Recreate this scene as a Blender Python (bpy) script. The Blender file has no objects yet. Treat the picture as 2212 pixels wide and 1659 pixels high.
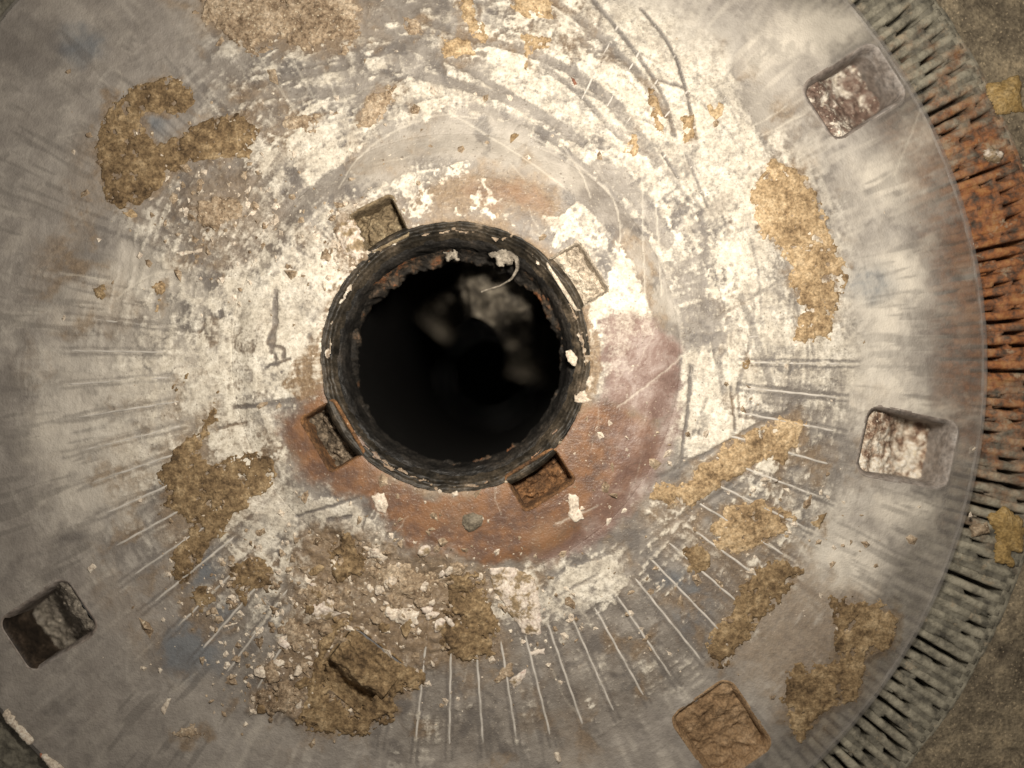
import bpy, math, random
import numpy as np
from mathutils import Vector

# ---------------------------------------------------------------- camera, world, lamps, exposure
# Lengths are worked out in "units" of 0.0447 mm (the disc is about 10 cm across) and turned into metres.
U = 4.47e-5
CX, CY = 985.0, 772.0            # axis of the disc
OX, OY = 935.0, 788.0            # middle of the outer edge; the opening sits a little off it
def W(x, y, z=0.0):
    return ((x - 1106.0) * U, (829.5 - y) * U, z * U)

sc = bpy.context.scene
col = sc.collection
CAM_H = 1736.0
cd = bpy.data.cameras.new('camera')
cam = bpy.data.objects.new('camera', cd)
col.objects.link(cam)
cam.location = (0, 0, CAM_H * U)
cd.sensor_width = 36.0
cd.lens = 36.0 * CAM_H / 2212.0
cd.clip_start = 0.001
cd.clip_end = 10.0
cd.dof.use_dof = True
cd.dof.focus_distance = CAM_H * U
cd.dof.aperture_fstop = 6.0
sc.camera = cam

world = bpy.data.worlds.new('World')
sc.world = world
world.use_nodes = True
wb = world.node_tree.nodes['Background']
wb.inputs[0].default_value = (1.0, 0.90, 0.79, 1)
wb.inputs[1].default_value = 0.155

def area_lamp(name, px, py, h, size, power, color, tx, ty):
    ld = bpy.data.lights.new(name, 'AREA')
    ld.shape = 'DISK'
    ld.size = size
    ld.energy = power
    ld.color = color
    o = bpy.data.objects.new(name, ld)
    col.objects.link(o)
    o.location = W(px, py, h)
    d = Vector(W(tx, ty, 0)) - Vector(o.location)
    o.rotation_euler = d.to_track_quat('-Z', 'Y').to_euler()
    return o
lamp = area_lamp('torch_lamp', 1250, 440, 1440, 0.009, 0.0515, (1.0, 0.92, 0.80), 1160, 560)
lamp.data.spread = math.radians(126)

sc.view_settings.view_transform = 'Standard'
sc.view_settings.look = 'None'
sc.view_settings.exposure = 0.08
sc.view_settings.gamma = 1.0
sc.view_settings.use_curve_mapping = False
sc.cycles.use_denoising = True
sc.cycles.max_bounces = 6

rng = np.random.default_rng(11)
random.seed(5)

# ---------------------------------------------------------------- numpy noise
def vnoise(x, y, seed):
    g = np.random.default_rng(seed).random((256, 256))
    xi = np.floor(x).astype(np.int64); yi = np.floor(y).astype(np.int64)
    fx = x - xi; fy = y - yi
    fx = fx * fx * fx * (fx * (fx * 6 - 15) + 10); fy = fy * fy * fy * (fy * (fy * 6 - 15) + 10)
    x0 = xi & 255; x1 = (xi + 1) & 255; y0 = yi & 255; y1 = (yi + 1) & 255
    a = g[y0, x0]; b = g[y0, x1]; c = g[y1, x0]; d = g[y1, x1]
    return a + (b - a) * fx + (c - a) * fy + (a - b - c + d) * fx * fy
def fbm(x, y, scale, seed, octv=5, gain=0.55):
    s = 0; a = 1.0; t = 0.0
    ca, sa = math.cos(0.6), math.sin(0.6)
    x = x / scale + seed * 3.17; y = y / scale + seed * 1.71
    for o in range(octv):
        s = s + a * vnoise(x, y, seed * 17 + o); t += a; a *= gain
        x, y = (x * ca - y * sa) * 2.03, (x * sa + y * ca) * 2.03
    return s / t
def sstep(a, b, x):
    t = np.clip((x - a) / (b - a), 0, 1)
    return t * t * (3 - 2 * t)
def sdf_poly(P, X, Y):
    """signed distance to a polygon, positive inside"""
    n = len(P)
    d2 = np.full(X.shape, 1e12); ins = np.zeros(X.shape, bool)
    for i in range(n):
        ax, ay = P[i]; bx, by = P[(i + 1) % n]
        ex, ey = bx - ax, by - ay
        wx, wy = X - ax, Y - ay
        t = np.clip((wx * ex + wy * ey) / (ex * ex + ey * ey + 1e-9), 0, 1)
        d2 = np.minimum(d2, (wx - ex * t) ** 2 + (wy - ey * t) ** 2)
        cnd = ((ay > Y) != (by > Y)) & (X < (bx - ax) * (Y - ay) / ((by - ay) + 1e-12) + ax)
        ins ^= cnd
    d = np.sqrt(d2)
    return np.where(ins, d, -d)

# ---------------------------------------------------------------- raster of deposits on the disc
RS = 2.5
RX0, RY0, RX1, RY1 = -260, -410, 2140, 1985
gx = np.arange(RX0, RX1, RS); gy = np.arange(RY0, RY1, RS)
GX, GY = np.meshgrid(gx, gy)
DX, DY = GX - CX, GY - CY
GR = np.hypot(DX, DY); GT = np.arctan2(DY, DX)
def sample(A, x, y):
    fx = np.clip((x - RX0) / RS, 0, len(gx) - 1.001); fy = np.clip((y - RY0) / RS, 0, len(gy) - 1.001)
    xi = fx.astype(int); yi = fy.astype(int); fx = fx - xi; fy = fy - yi
    return (A[yi, xi] * (1 - fx) * (1 - fy) + A[yi, xi + 1] * fx * (1 - fy) + A[yi + 1, xi] * (1 - fx) * fy + A[yi + 1, xi + 1] * fx * fy)
def window(x0, y0, x1, y1, pad):
    i0 = max(int((x0 - pad - RX0) / RS), 0); i1 = min(int((x1 + pad - RX0) / RS) + 2, len(gx))
    j0 = max(int((y0 - pad - RY0) / RS), 0); j1 = min(int((y1 + pad - RY0) / RS) + 2, len(gy))
    return slice(j0, j1), slice(i0, i1)

warpx = (fbm(GX, GY, 60, 1, 4) - .5); warpy = (fbm(GX, GY, 60, 2, 4) - .5)
warpf = (fbm(GX, GY, 14, 3, 4) - .5)
n_big = fbm(GX, GY, 260, 4, 5); n_mid = fbm(GX + 40 * warpx, GY + 40 * warpy, 70, 5, 6, .62)
n_fine = fbm(GX, GY, 20, 6, 4, .65); n_grain = fbm(GX, GY, 7, 7, 2, .6)
n_rad = fbm(GT * 80, GR / 110, 1.0, 8, 2)             # streaks that run outwards
n_con = fbm(GT * 300 / 60, GR / 5.0, 1.0, 9, 3)           # turning marks round the axis
n_arc = fbm(GT * 6.5, GR / 8.5, 1.0, 29, 4, .6)           # smears that follow the turning direction
n_dirt = fbm(GX + 60 * warpx, GY + 60 * warpy, 110, 21, 6, .6)

# how much lime lies where (0 none - 9 closed), read at every 100 units
LIME = """
11112322334455675444100
11112333444555667543220
11112444455667785433410
11233445644456777666542
22233345644334567765530
33244555432236656567620
32344567555555737556751
33455687555555637666741
26666775555554287667520
26665752222222186345420
25653561111111136434420
24552555311112444454320
12343454522334333486300
11123345423654222354310
12111122223222122222200
11111132211112222222200
11111222222222222222200"""
lg = np.array([[int(c) for c in r.ljust(23, '0')] for r in LIME.split()], float)
def lime_at(x, y):
    fx = np.clip((x + 35 * warpx) / 100, 0, 21.999); fy = np.clip((y + 35 * warpy) / 100, 0, 15.999)
    xi = fx.astype(int); yi = fy.astype(int); fx = fx - xi; fy = fy - yi
    fx = fx * fx * (3 - 2 * fx); fy = fy * fy * (3 - 2 * fy)
    return lg[yi, xi] * (1 - fx) * (1 - fy) + lg[yi, xi + 1] * fx * (1 - fy) + lg[yi + 1, xi] * (1 - fx) * fy + lg[yi + 1, xi + 1] * fx * fy
lime = lime_at(GX, GY) / 9.0

def stain(poly, soft, jag, lo=0.0, amount=1.0):
    xs = [p[0] for p in poly]; ys = [p[1] for p in poly]
    w = window(min(xs), min(ys), max(xs), max(ys), soft + jag + 30)
    d = sdf_poly(poly, GX[w] + jag * 1.5 * warpx[w] * 2, GY[w] + jag * 1.5 * warpy[w] * 2)
    d = d + jag * (n_fine[w] - .5) * 2.2
    return w, sstep(-soft, soft, d) * amount
def put(A, poly, soft=4, jag=8, amount=1.0):
    w, m = stain(poly, soft, jag, 0, amount)
    A[w] = np.maximum(A[w], m)
def cut(A, poly, soft=4, jag=8, amount=1.0):
    w, m = stain(poly, soft, jag, 0, amount)
    A[w] = A[w] * (1 - m)
def stroke(A, pts, width, amount, rough=.6, mode='max', soft=1.5):
    pts = np.array(pts, float)
    # round the corners
    if len(pts) > 2:
        t = np.arange(len(pts)); tt = np.linspace(0, len(pts) - 1, (len(pts) - 1) * 6 + 1)
        sx = np.interp(tt, t, pts[:, 0]); sy = np.interp(tt, t, pts[:, 1])
        k = np.ones(5) / 5
        sx[2:-2] = np.convolve(sx, k, 'valid'); sy[2:-2] = np.convolve(sy, k, 'valid')
        pts = np.stack([sx, sy], 1)
    w = window(pts[:, 0].min(), pts[:, 1].min(), pts[:, 0].max(), pts[:, 1].max(), width + 8)
    X = GX[w] + 5 * warpf[w]; Y = GY[w] + 5 * warpf[w]
    d2 = np.full(X.shape, 1e9)
    for i in range(len(pts) - 1):
        ax, ay = pts[i]; ex, ey = pts[i + 1] - pts[i]
        t = np.clip(((X - ax) * ex + (Y - ay) * ey) / (ex * ex + ey * ey + 1e-9), 0, 1)
        d2 = np.minimum(d2, (X - ax - ex * t) ** 2 + (Y - ay - ey * t) ** 2)
    d = width / 2 - np.sqrt(d2)
    m = sstep(-soft, soft, d - rough * width * (n_fine[w] - .42)) * amount
    if mode == 'max': A[w] = np.maximum(A[w], m)
    else: A[w] = A[w] * (1 - m)

n_cov0 = fbm(GX + 80 * warpx, GY + 80 * warpy, 90, 27, 5, .6)
# closed patches of lime
for poly in ([(578, 628), (630, 640), (650, 690), (700, 640), (705, 700), (650, 740), (640, 790), (575, 800), (560, 760), (580, 690)],
             [(480, 810), (560, 790), (640, 800), (600, 850), (520, 870), (480, 860)],
             [(750, 435), (790, 380), (840, 350), (885, 345), (885, 400), (830, 425), (770, 450)],
             [(1290, 640), (1330, 600), (1370, 680), (1330, 690), (1300, 720)],
             [(1490, 850), (1540, 780), (1600, 830), (1590, 940), (1500, 1000), (1470, 980)],
             [(1440, 170), (1500, 180), (1560, 120), (1590, 100), (1560, 250), (1480, 260)],
             [(1430, 60), (1480, 20), (1530, 0), (1560, 60), (1530, 120), (1450, 120)],
             [(1230, 290), (1290, 310), (1330, 360), (1300, 380), (1250, 340)],
             [(1180, 470), (1270, 420), (1310, 470), (1290, 540), (1230, 520), (1190, 540)],
             [(640, 1080), (720, 1060), (790, 1090), (840, 1150), (830, 1200), (760, 1150), (700, 1130)],
             [(1220, 1230), (1300, 1200), (1360, 1240), (1340, 1290), (1260, 1310), (1200, 1290)],
             [(500, 300), (560, 290), (600, 330), (580, 390), (520, 370)]):
    w, m = stain(poly, 6, 14)
    lime[w] = np.maximum(lime[w], m * (.78 + .3 * (n_mid[w] - .5)))
# soft lime lying under the cloudy plastic of the rim
under = np.zeros_like(GX); veil = np.zeros_like(GX)
for poly in ([(1880, 560), (1930, 520), (1990, 560), (2000, 640), (1950, 700), (1940, 800), (1990, 850), (1900, 890), (1860, 840), (1870, 740), (1850, 660)],
             [(1740, 1190), (1800, 1130), (1880, 1160), (1920, 1220), (1880, 1280), (1800, 1270), (1760, 1230)],
             [(1830, 380), (1900, 340), (2000, 250), (2040, 330), (2000, 420), (1880, 450)],
             [(1640, 60), (1720, 30), (1850, 20), (1900, 60), (1780, 110), (1680, 130)],
             [(1850, 880), (2000, 860), (2100, 880), (2100, 900), (1900, 900)],
             [(1880, 1060), (2020, 1080), (1990, 1150), (1900, 1140)]):
    put(veil, poly, 46, 24, 1.0)
for poly in ([(95, 790), (210, 770), (330, 740), (430, 760), (470, 850), (420, 960), (350, 1050), (230, 1120), (140, 1130), (80, 1000)],
             [(240, 560), (330, 540), (420, 640), (300, 700), (150, 720), (80, 690)]):
    put(under, poly, 60, 40, .5)
# grey wipes where the lime has been scraped through
wipe = np.zeros_like(GX); ink = []
for pts, wd, am in (
    ([(545, 184), (640, 165), (745, 142)], 16, .8), ([(520, 212), (640, 200), (760, 192)], 20, .85), ([(545, 160), (640, 150), (730, 130)], 7, .7),
    ([(540, 240), (660, 215), (790, 195)], 9, .55),
    ([(790, 30), (850, 80), (930, 115), (1010, 150), (1100, 205), (1170, 245)], 15, .8),
    ([(760, 70), (830, 75), (900, 105), (960, 150)], 16, .75),
    ([(880, 20), (950, 60), (1060, 90), (1170, 120), (1260, 170), (1340, 230)], 20, .75),
    ([(900, 160), (1000, 185), (1100, 215), (1190, 260), (1260, 310)], 22, .7),
    ([(1020, 230), (1110, 255), (1200, 305), (1270, 370)], 16, .65),
    ([(1190, 0), (1250, 40), (1330, 110), (1400, 180), (1440, 250)], 18, .7),
    ([(1280, 0), (1340, 70), (1400, 150), (1440, 220), (1455, 290)], 10, .8),
    ([(1385, 20), (1440, 85), (1470, 150), (1490, 230), (1505, 300)], 7, .9),
    ([(1230, 150), (1300, 200), (1370, 280), (1420, 350)], 26, .55),
    ([(1300, 360), (1350, 400), (1400, 450), (1440, 520)], 40, .6),
    ([(1170, 140), (1250, 200), (1330, 290), (1390, 330)], 12, .6),
    ([(1410, 170), (1480, 190)], 8, .8), ([(1430, 330), (1465, 385)], 6, .9), ([(1480, 330), (1530, 450)], 6, .7),
    ([(280, 505), (275, 570), (255, 640), (232, 720)], 22, .75), ([(300, 515), (296, 590), (280, 650)], 10, .6),
    ([(255, 640), (236, 730), (232, 790)], 26, .45), ([(325, 520), (320, 640)], 6, .5),
    ([(1420, 1032), (1520, 985), (1640, 915), (1700, 890)], 10, .8), ([(1470, 1120), (1570, 1055), (1640, 990), (1715, 925)], 9, .85),
    ([(1440, 1140), (1500, 1090)], 8, .7),
    ([(1492, 790), (1488, 870), (1475, 960), (1470, 1010)], 9, .85), ([(1510, 600), (1530, 690), (1555, 800), (1570, 880)], 14, .5),
    ([(1600, 640), (1630, 720), (1665, 830), (1670, 860)], 16, .5), ([(1480, 728), (1560, 680), (1700, 598)], 6, .6),
    ([(1578, 836), (1588, 930)], 5, .9), ([(1592, 835), (1598, 900)], 4, .8), ([(1200, 1290), (1290, 1240)], 6, .6),
    ([(640, 1115), (720, 1090), (800, 1065), (815, 1045)], 6, .95), ([(710, 1122), (760, 1112)], 8, .9), ([(785, 1140), (800, 1095), (810, 1050)], 5, .95),
    ([(812, 1050), (840, 1100), (855, 1160)], 5, .8), ([(935, 1160), (990, 1200)], 9, .9),
    ([(505, 880), (570, 875), (650, 862)], 11, .8), ([(470, 925), (535, 912)], 7, .8),
    ([(602, 632), (600, 700), (592, 760)], 13, .85), ([(578, 793), (632, 777)], 7, .95), ([(585, 745), (620, 752), (618, 775)], 8, .8),
    ([(592, 715), (585, 740)], 8, .9), ([(600, 765), (604, 790)], 7, .8),
    ([(200, 815), (300, 800)], 8, .4), ([(100, 835), (220, 812)], 6, .4),
    ([(118, 728), (160, 726)], 17, .5), ([(90, 808), (145, 810)], 20, .6), ([(205, 882), (240, 884)], 18, .65), ([(262, 878), (282, 880)], 16, .65),
    ([(105, 985), (240, 945), (390, 912)], 7, .7), ([(90, 930), (200, 900), (330, 880)], 6, .45), ([(120, 1065), (260, 1010)], 9, .7),
    ([(200, 1110), (290, 1070), (330, 1060)], 10, .7), ([(285, 1100), (420, 1060), (480, 1040)], 6, .55),
    ([(205, 640), (240, 660), (250, 650), (345, 580), (400, 590)], 4, .5),
    ([(250, 440), (330, 425), (430, 415)], 4, .6)):
    stroke(wipe, pts, wd, am, .55)
    if am >= .8 and wd < 12: ink.append((pts, wd * .8, am))
# random fine wipes following the turning direction
for k in range(90):
    r0 = rng.uniform(510, 830); a0 = rng.uniform(-math.pi, .25); L = rng.uniform(.05, .35)
    tilt = rng.normal(0, .16)
    pts = [(CX + (r0 + tilt * r0 * t) * math.cos(a0 + t), CY + (r0 + tilt * r0 * t) * math.sin(a0 + t)) for t in np.linspace(0, L, 5)]
    stroke(wipe, pts, rng.uniform(2, 7), rng.uniform(.25, .6), .7)
# bright hair-thin scratches
scratch = np.zeros_like(GX)
for pts in ([(970, 243), (1050, 290), (1140, 350), (1216, 408)], [(540, 90), (590, 170), (640, 245)], [(620, 110), (690, 230), (742, 345)], [(742, 345), (752, 300), (770, 240)],
            [(735, 410), (770, 340), (850, 282), (950, 245), (1030, 255)], [(1205, 300), (1260, 380), (1275, 430)], [(1140, 290), (1230, 340), (1300, 400), (1325, 430)],
            [(1385, 340), (1388, 480), (1390, 640)], [(1340, 330), (1410, 350), (1420, 480), (1428, 640)], [(1590, 320), (1740, 245)], [(1600, 290), (1700, 230)],
            [(130, 590), (250, 608)], [(250, 645), (330, 590), (390, 585)], [(700, 150), (730, 220)], [(1330, 880), (1440, 800), (1480, 760)], [(1930, 380), (1990, 230)],
            [(1305, 400), (1330, 440), (1340, 500), (1330, 560)], [(1690, 1240), (1560, 1440)], [(1200, 1130), (1290, 1090)]):
    stroke(scratch, pts, 3.2, .75, .5, 'max', 1.3)
for k in range(160):
    x = rng.uniform(150, 1800); y = rng.uniform(0, 1500); a = rng.uniform(0, math.pi); L = rng.uniform(30, 130)
    bx = rng.normal(0, 10)
    stroke(scratch, [(x, y), (x + L / 2 * math.cos(a) + bx, y + L / 2 * math.sin(a) - bx), (x + L * math.cos(a), y + L * math.sin(a))], rng.uniform(1.6, 2.8), rng.uniform(.15, .45), .6, 'max', 1.2)

# rust, reddish and brown staining
rust = np.zeros_like(GX); pink = np.zeros_like(GX); brown = np.zeros_like(GX); blue = np.zeros_like(GX); dark = np.zeros_like(GX); clear = np.zeros_like(GX)
put(rust, [(640, 890), (690, 850), (730, 860), (800, 980), (840, 1030), (930, 1060), (1080, 1050), (1130, 1000), (1230, 900), (1290, 868), (1350, 880), (1400, 905), (1425, 950), (1405, 1010), (1370, 1065),
           (1320, 1120), (1250, 1165), (1150, 1205), (1050, 1215), (950, 1190), (880, 1175), (835, 1110), (800, 1060), (720, 1060), (680, 990)], 16, 16, .92)
put(pink, [(1290, 690), (1350, 660), (1410, 690), (1460, 750), (1478, 830), (1450, 900), (1400, 900), (1300, 855), (1310, 790)], 14, 12, .9)
put(pink, [(1430, 900), (1475, 860), (1470, 930), (1420, 1030), (1360, 1110), (1280, 1175), (1180, 1215), (1150, 1195), (1300, 1120), (1390, 1000)], 14, 10, .75)
put(brown, [(880, 450), (950, 380), (1050, 360), (1160, 385), (1230, 440), (1200, 480), (1120, 475), (1020, 450), (930, 470)], 26, 22, .75)
put(rust, [(1010, 400), (1080, 390), (1150, 410), (1190, 460), (1120, 450), (1040, 430)], 20, 18, .45)
for nx_, ny_ in ((722, 941), (1170, 1036)):
    put(rust, [(nx_ + 112 * math.cos(a), ny_ + 96 * math.sin(a)) for a in np.linspace(0, 6.28, 10)[:-1]], 30, 20, .95)
put(brown, [(605, 835), (640, 775), (700, 730), (712, 860), (650, 860)], 5, 7, .95)
put(brown, [(1258, 750), (1285, 700), (1300, 790), (1285, 850), (1262, 850)], 4, 5, .9)
put(brown, [(715, 600), (770, 560), (760, 640), (715, 720)], 8, 8, .8)
put(brown, [(740, 455), (790, 440), (870, 430), (900, 470), (870, 540), (760, 570), (720, 540)], 16, 12, .5)
put(brown, [(640, 1150), (760, 1140), (900, 1180), (1050, 1220), (1100, 1420), (900, 1450), (700, 1560), (560, 1540), (600, 1380), (640, 1250)], 26, 22, .72)
put(brown, [(1380, 1060), (1480, 1090), (1520, 1170), (1720, 1210), (1920, 1300), (1920, 1450), (1750, 1610), (1650, 1500), (1540, 1400), (1500, 1220), (1400, 1140)], 34, 26, .5)
put(brown, [(330, 0), (800, 0), (780, 120), (600, 120), (470, 80)], 24, 18, .6)
put(brown, [(430, 370), (560, 390), (600, 480), (520, 540), (420, 520), (390, 440)], 30, 22, .45)
put(brown, [(490, 690), (556, 680), (558, 800), (495, 800)], 8, 5, .42)
put(brown, [(350, 940), (500, 900), (620, 960), (600, 1080), (480, 1160), (380, 1260), (350, 1160)], 24, 20, .6)
for cx_, cy_, rr in ((410, 1400, 75), (1530, 1275, 55), (1500, 1330, 40), (1880, 620, 45), (180, 100, 40), (440, 1230, 45), (330, 265, 30), (1470, 1250, 40), (620, 1480, 50), (470, 1330, 40)):
    put(blue, [(cx_ + rr * math.cos(a), cy_ + rr * .8 * math.sin(a)) for a in np.linspace(0, 6.28, 9)[:-1]], 30, 14, .9)
for cx_, cy_, rr, am in ((155, 1165, 34, .8), (1565, 605, 38, .7), (60, 100, 90, .5), (180, 560, 60, .6), (20, 830, 60, .55), (110, 640, 40, .5), (40, 960, 40, .5), (1080, 1385, 40, .4), (640, 1420, 60, .5), (180, 500, 30, .4), (1700, 930, 40, .5), (1720, 860, 30, .5)):
    put(dark, [(cx_ + rr * math.cos(a), cy_ + rr * .7 * math.sin(a)) for a in np.linspace(0, 6.28, 9)[:-1]], 18, 16, am)
for pts, wd, am in ink: stroke(dark, pts, wd, am * .85, .6)
brown = np.maximum(brown, .8 * sstep(322, 292, GR + 46 * warpx + 14 * warpf))
put(pink, [(1330, 900), (1420, 900), (1440, 960), (1400, 1040), (1330, 1120), (1250, 1170), (1280, 1080), (1330, 1000)], 26, 14, .6)
# bare cloudy plastic of the hub
put(clear, [(760, 330), (870, 275), (960, 250), (1070, 260), (1180, 310), (1280, 400), (1240, 430), (1130, 380), (1020, 350), (900, 350), (850, 400), (780, 420)], 18, 14, .9)
put(clear, [(1330, 500), (1390, 510), (1440, 600), (1470, 690), (1420, 690), (1370, 600)], 12, 8, .9)
put(clear, [(1590, 130), (1640, 60), (1800, 30), (1780, 150), (1740, 230), (1650, 300), (1600, 220)], 16, 10, .75)
under = np.maximum(under, .30 * clear)
ang = np.degrees(GT)
band = sstep(418, 440, GR + 14 * warpx) * sstep(492, 478, GR)
clear = np.maximum(clear, band * np.maximum(.85 * sstep(-62, -48, ang) * sstep(40, 20, ang), .5 * sstep(-150, -130, ang) * sstep(-50, -70, ang)) * (.7 + .5 * n_con))
under = np.clip(under * (.75 + .6 * n_mid) + (.30 * sstep(.48, .72, n_rad) * sstep(820, 930, GR) + .26 * sstep(.52, .66, n_cov0) * sstep(800, 950, GR)) * (.18 + 1.35 * lime), 0, 1)
under = np.maximum(under, veil * (.75 + .35 * n_mid))
outer = sstep(880, 960, GR + 60 * warpx)

# scale crust: material, thickness, outline, raggedness
CR = [
 ('tan_dark', 4, [(330, 174), (382, 168), (418, 186), (424, 218), (400, 246), (345, 248), (316, 244), (304, 265), (318, 290), (340, 312), (380, 292), (440, 262), (520, 240), (560, 285), (540, 345), (470, 345), (405, 352), (366, 378), (336, 412), (304, 444), (258, 455), (228, 432), (216, 382), (208, 330), (216, 276), (238, 215), (282, 186)], 4),
 ('pinktan', 5, [(400, -30), (760, -30), (785, 60), (770, 105), (720, 100), (670, 110), (600, 90), (540, 110), (510, 95), (470, 60), (430, 30)], 14),
 ('tan', 4, [(1090, -40), (1197, -40), (1195, 40), (1160, 48), (1120, 30), (1095, 5)], 5),
 ('tan', 3, [(985, -30), (1012, -20), (1050, 60), (1062, 88), (1040, 92), (1010, 60), (990, 30)], 6),
 ('tan', 3, [(950, 80), (1010, 90), (1022, 115), (960, 125)], 7),
 ('tan', 3, [(1122, 68), (1190, 85), (1185, 105), (1152, 110), (1145, 158), (1122, 162), (1130, 110)], 5),
 ('tan', 4, [(1620, 400), (1665, 345), (1720, 350), (1760, 420), (1790, 480), (1812, 550), (1827, 600), (1815, 680), (1790, 720), (1750, 735), (1715, 730), (1730, 660), (1700, 600), (1722, 580), (1690, 540), (1650, 510), (1625, 470), (1612, 430)], 8),
 ('tan', 4, [(1480, 1040), (1530, 990), (1600, 940), (1680, 897), (1735, 910), (1725, 960), (1690, 1000), (1650, 990), (1600, 1030), (1540, 1060), (1490, 1100), (1440, 1095), (1400, 1075), (1420, 1045)], 7),
 ('tan', 4, [(1530, 1130), (1580, 1090), (1640, 1075), (1690, 1100), (1715, 1120), (1690, 1160), (1640, 1180), (1590, 1200), (1545, 1190), (1530, 1150)], 8),
 ('tan_dark', 4, [(1640, 1220), (1700, 1210), (1728, 1230), (1700, 1290), (1650, 1340), (1600, 1400), (1560, 1450), (1530, 1420), (1535, 1370), (1580, 1320), (1610, 1270)], 9),
 ('tan_dark', 4, [(1790, 1290), (1850, 1290), (1880, 1320), (1900, 1290), (1945, 1330), (1930, 1400), (1880, 1430), (1860, 1500), (1790, 1540), (1730, 1600), (1700, 1560), (1690, 1500), (1720, 1440), (1790, 1420), (1800, 1370)], 10),
 ('tan_dark', 4, [(345, 1010), (380, 960), (425, 940), (445, 890), (470, 850), (470, 900), (440, 960), (440, 1010), (500, 990), (560, 970), (600, 990), (600, 1040), (540, 1080), (500, 1130), (450, 1190), (390, 1265), (362, 1240), (380, 1190), (420, 1130), (350, 1090)], 10),
 ('tan_dark', 4, [(495, 1220), (560, 1200), (592, 1230), (590, 1260), (540, 1280), (530, 1310), (500, 1270)], 6),
 ('tan_dark', 6, [(970, 1230), (1040, 1240), (1062, 1320), (1085, 1360), (1060, 1420), (1000, 1430), (950, 1400), (950, 1320)], 10),
 ('tan_dark', 6, [(715, 1185), (755, 1148), (790, 1190), (782, 1240), (725, 1255)], 9),
 ('tan_dark', 6, [(690, 1385), (715, 1345), (745, 1320), (770, 1330), (722, 1385), (702, 1440), (718, 1500), (770, 1535), (830, 1500), (856, 1470), (840, 1420), (880, 1430), (925, 1455), (905, 1490), (850, 1505), (860, 1540), (800, 1590), (680, 1580), (640, 1560), (665, 1500), (670, 1440)], 9),
 ('pinktan', 7, [(560, 1490), (620, 1465), (660, 1490), (650, 1530), (590, 1545), (550, 1520)], 10),
 ('tan', 3, [(1398, 190), (1415, 195), (1440, 270), (1432, 290), (1410, 275)], 4),
 ('tan', 3, [(1470, 255), (1500, 248), (1502, 300), (1478, 312)], 4),
 ('tan', 3, [(1362, 290), (1380, 285), (1378, 345), (1345, 330)], 5),
 ('pinktan', 3, [(800, 200), (862, 178), (850, 232), (800, 282), (765, 280)], 8),
 ('pinktan', 3, [(610, 250), (692, 248), (680, 287), (620, 280)], 7),
 ('pinktan', 3, [(870, 35), (905, 40), (925, 70), (885, 75)], 6),
 ('pinktan', 5, [(430, 440), (470, 420), (520, 425), (520, 470), (470, 500), (435, 480)], 9),
 ('pinktan', 5, [(660, 1255), (720, 1260), (740, 1290), (690, 1330), (655, 1310)], 8),
 ('pinktan', 5, [(800, 1230), (880, 1215), (950, 1240), (930, 1300), (850, 1290)], 12),
 ('pinktan', 5, [(620, 1330), (680, 1345), (670, 1390), (610, 1400)], 9),
 ('tan_dark', 3, [(405, 1290), (440, 1265), (470, 1290), (440, 1320)], 7),
 ('tan_dark', 4, [(1470, 1180), (1520, 1170), (1540, 1220), (1490, 1230)], 10),
 ('tan_dark', 3, [(200, 625), (225, 612), (240, 640), (210, 648)], 5),
 ('tan', 3, [(330, 620), (350, 602), (358, 630), (338, 668)], 5),
 ('tan_dark', 3, [(374, 838), (408, 805), (402, 825), (380, 845)], 4),
 ('tan_dark', 3, [(1750, 1120), (1790, 1105), (1770, 1150)], 6),
 ('tan', 3, [(258, 455), (290, 448), (295, 468), (270, 472)], 5),
 ('tan_dark', 3, [(1600, 770), (1622, 768), (1625, 800), (1606, 803)], 4),
 ('pinktan', 4, [(370, 1420 + 155), (430, 1560), (450, 1590), (390, 1600)], 7),
]
ro_g = np.hypot(GX - OX, GY - OY)
rust = np.maximum(rust, .62 * sstep(1060, 1180, ro_g + 70 * warpx) * sstep(150, 380, GY) * sstep(1060, 820, GY) * sstep(1500, 1700, GX) * sstep(.30, .55, n_rad * .5 + n_mid * .5))
for mt, th, poly, jg in CR: put(brown, poly, 12, 22, .7)
# plastic lies over the dirt towards the edge, so that marks there are seen softly through it
soft = .95 * np.maximum(veil * .8, np.maximum(np.maximum(sstep(840, 980, GR + 70 * warpx) * sstep(900, 1400, GX), sstep(640, 860, GR + 90 * warpx) * sstep(560, 380, GX)), sstep(800, 930, GR + 60 * warpy)))
# dark lines along both flanks of the ribs, with less lime on them
rib_flank = np.zeros_like(GX)
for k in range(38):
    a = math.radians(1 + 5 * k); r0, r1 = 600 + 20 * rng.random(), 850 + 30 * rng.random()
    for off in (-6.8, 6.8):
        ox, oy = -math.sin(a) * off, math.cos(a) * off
        stroke(rib_flank, [(CX + r0 * math.cos(a) + ox, CY + r0 * math.sin(a) + oy), (CX + r1 * math.cos(a) + ox, CY + r1 * math.sin(a) + oy)], 6.0, .8 if k < 29 else .6, .8, 'max', 2.0)
dark = np.maximum(dark, rib_flank * .9)
n_spot = fbm(GX + 30 * warpx, GY + 30 * warpy, 46, 25, 6, .66)
brown = np.maximum(brown, .62 * sstep(.50, .66, n_dirt) * sstep(980, 860, GR) * (.35 + .65 * sstep(.42, .58, n_spot)))
dark = np.maximum(dark, .75 * sstep(.57, .68, n_spot) * (1 - soft * .6))
dark = np.maximum(dark, .6 * sstep(.60, .70, n_rad) * sstep(560, 660, GR) * sstep(.5, .6, n_big))
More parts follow.
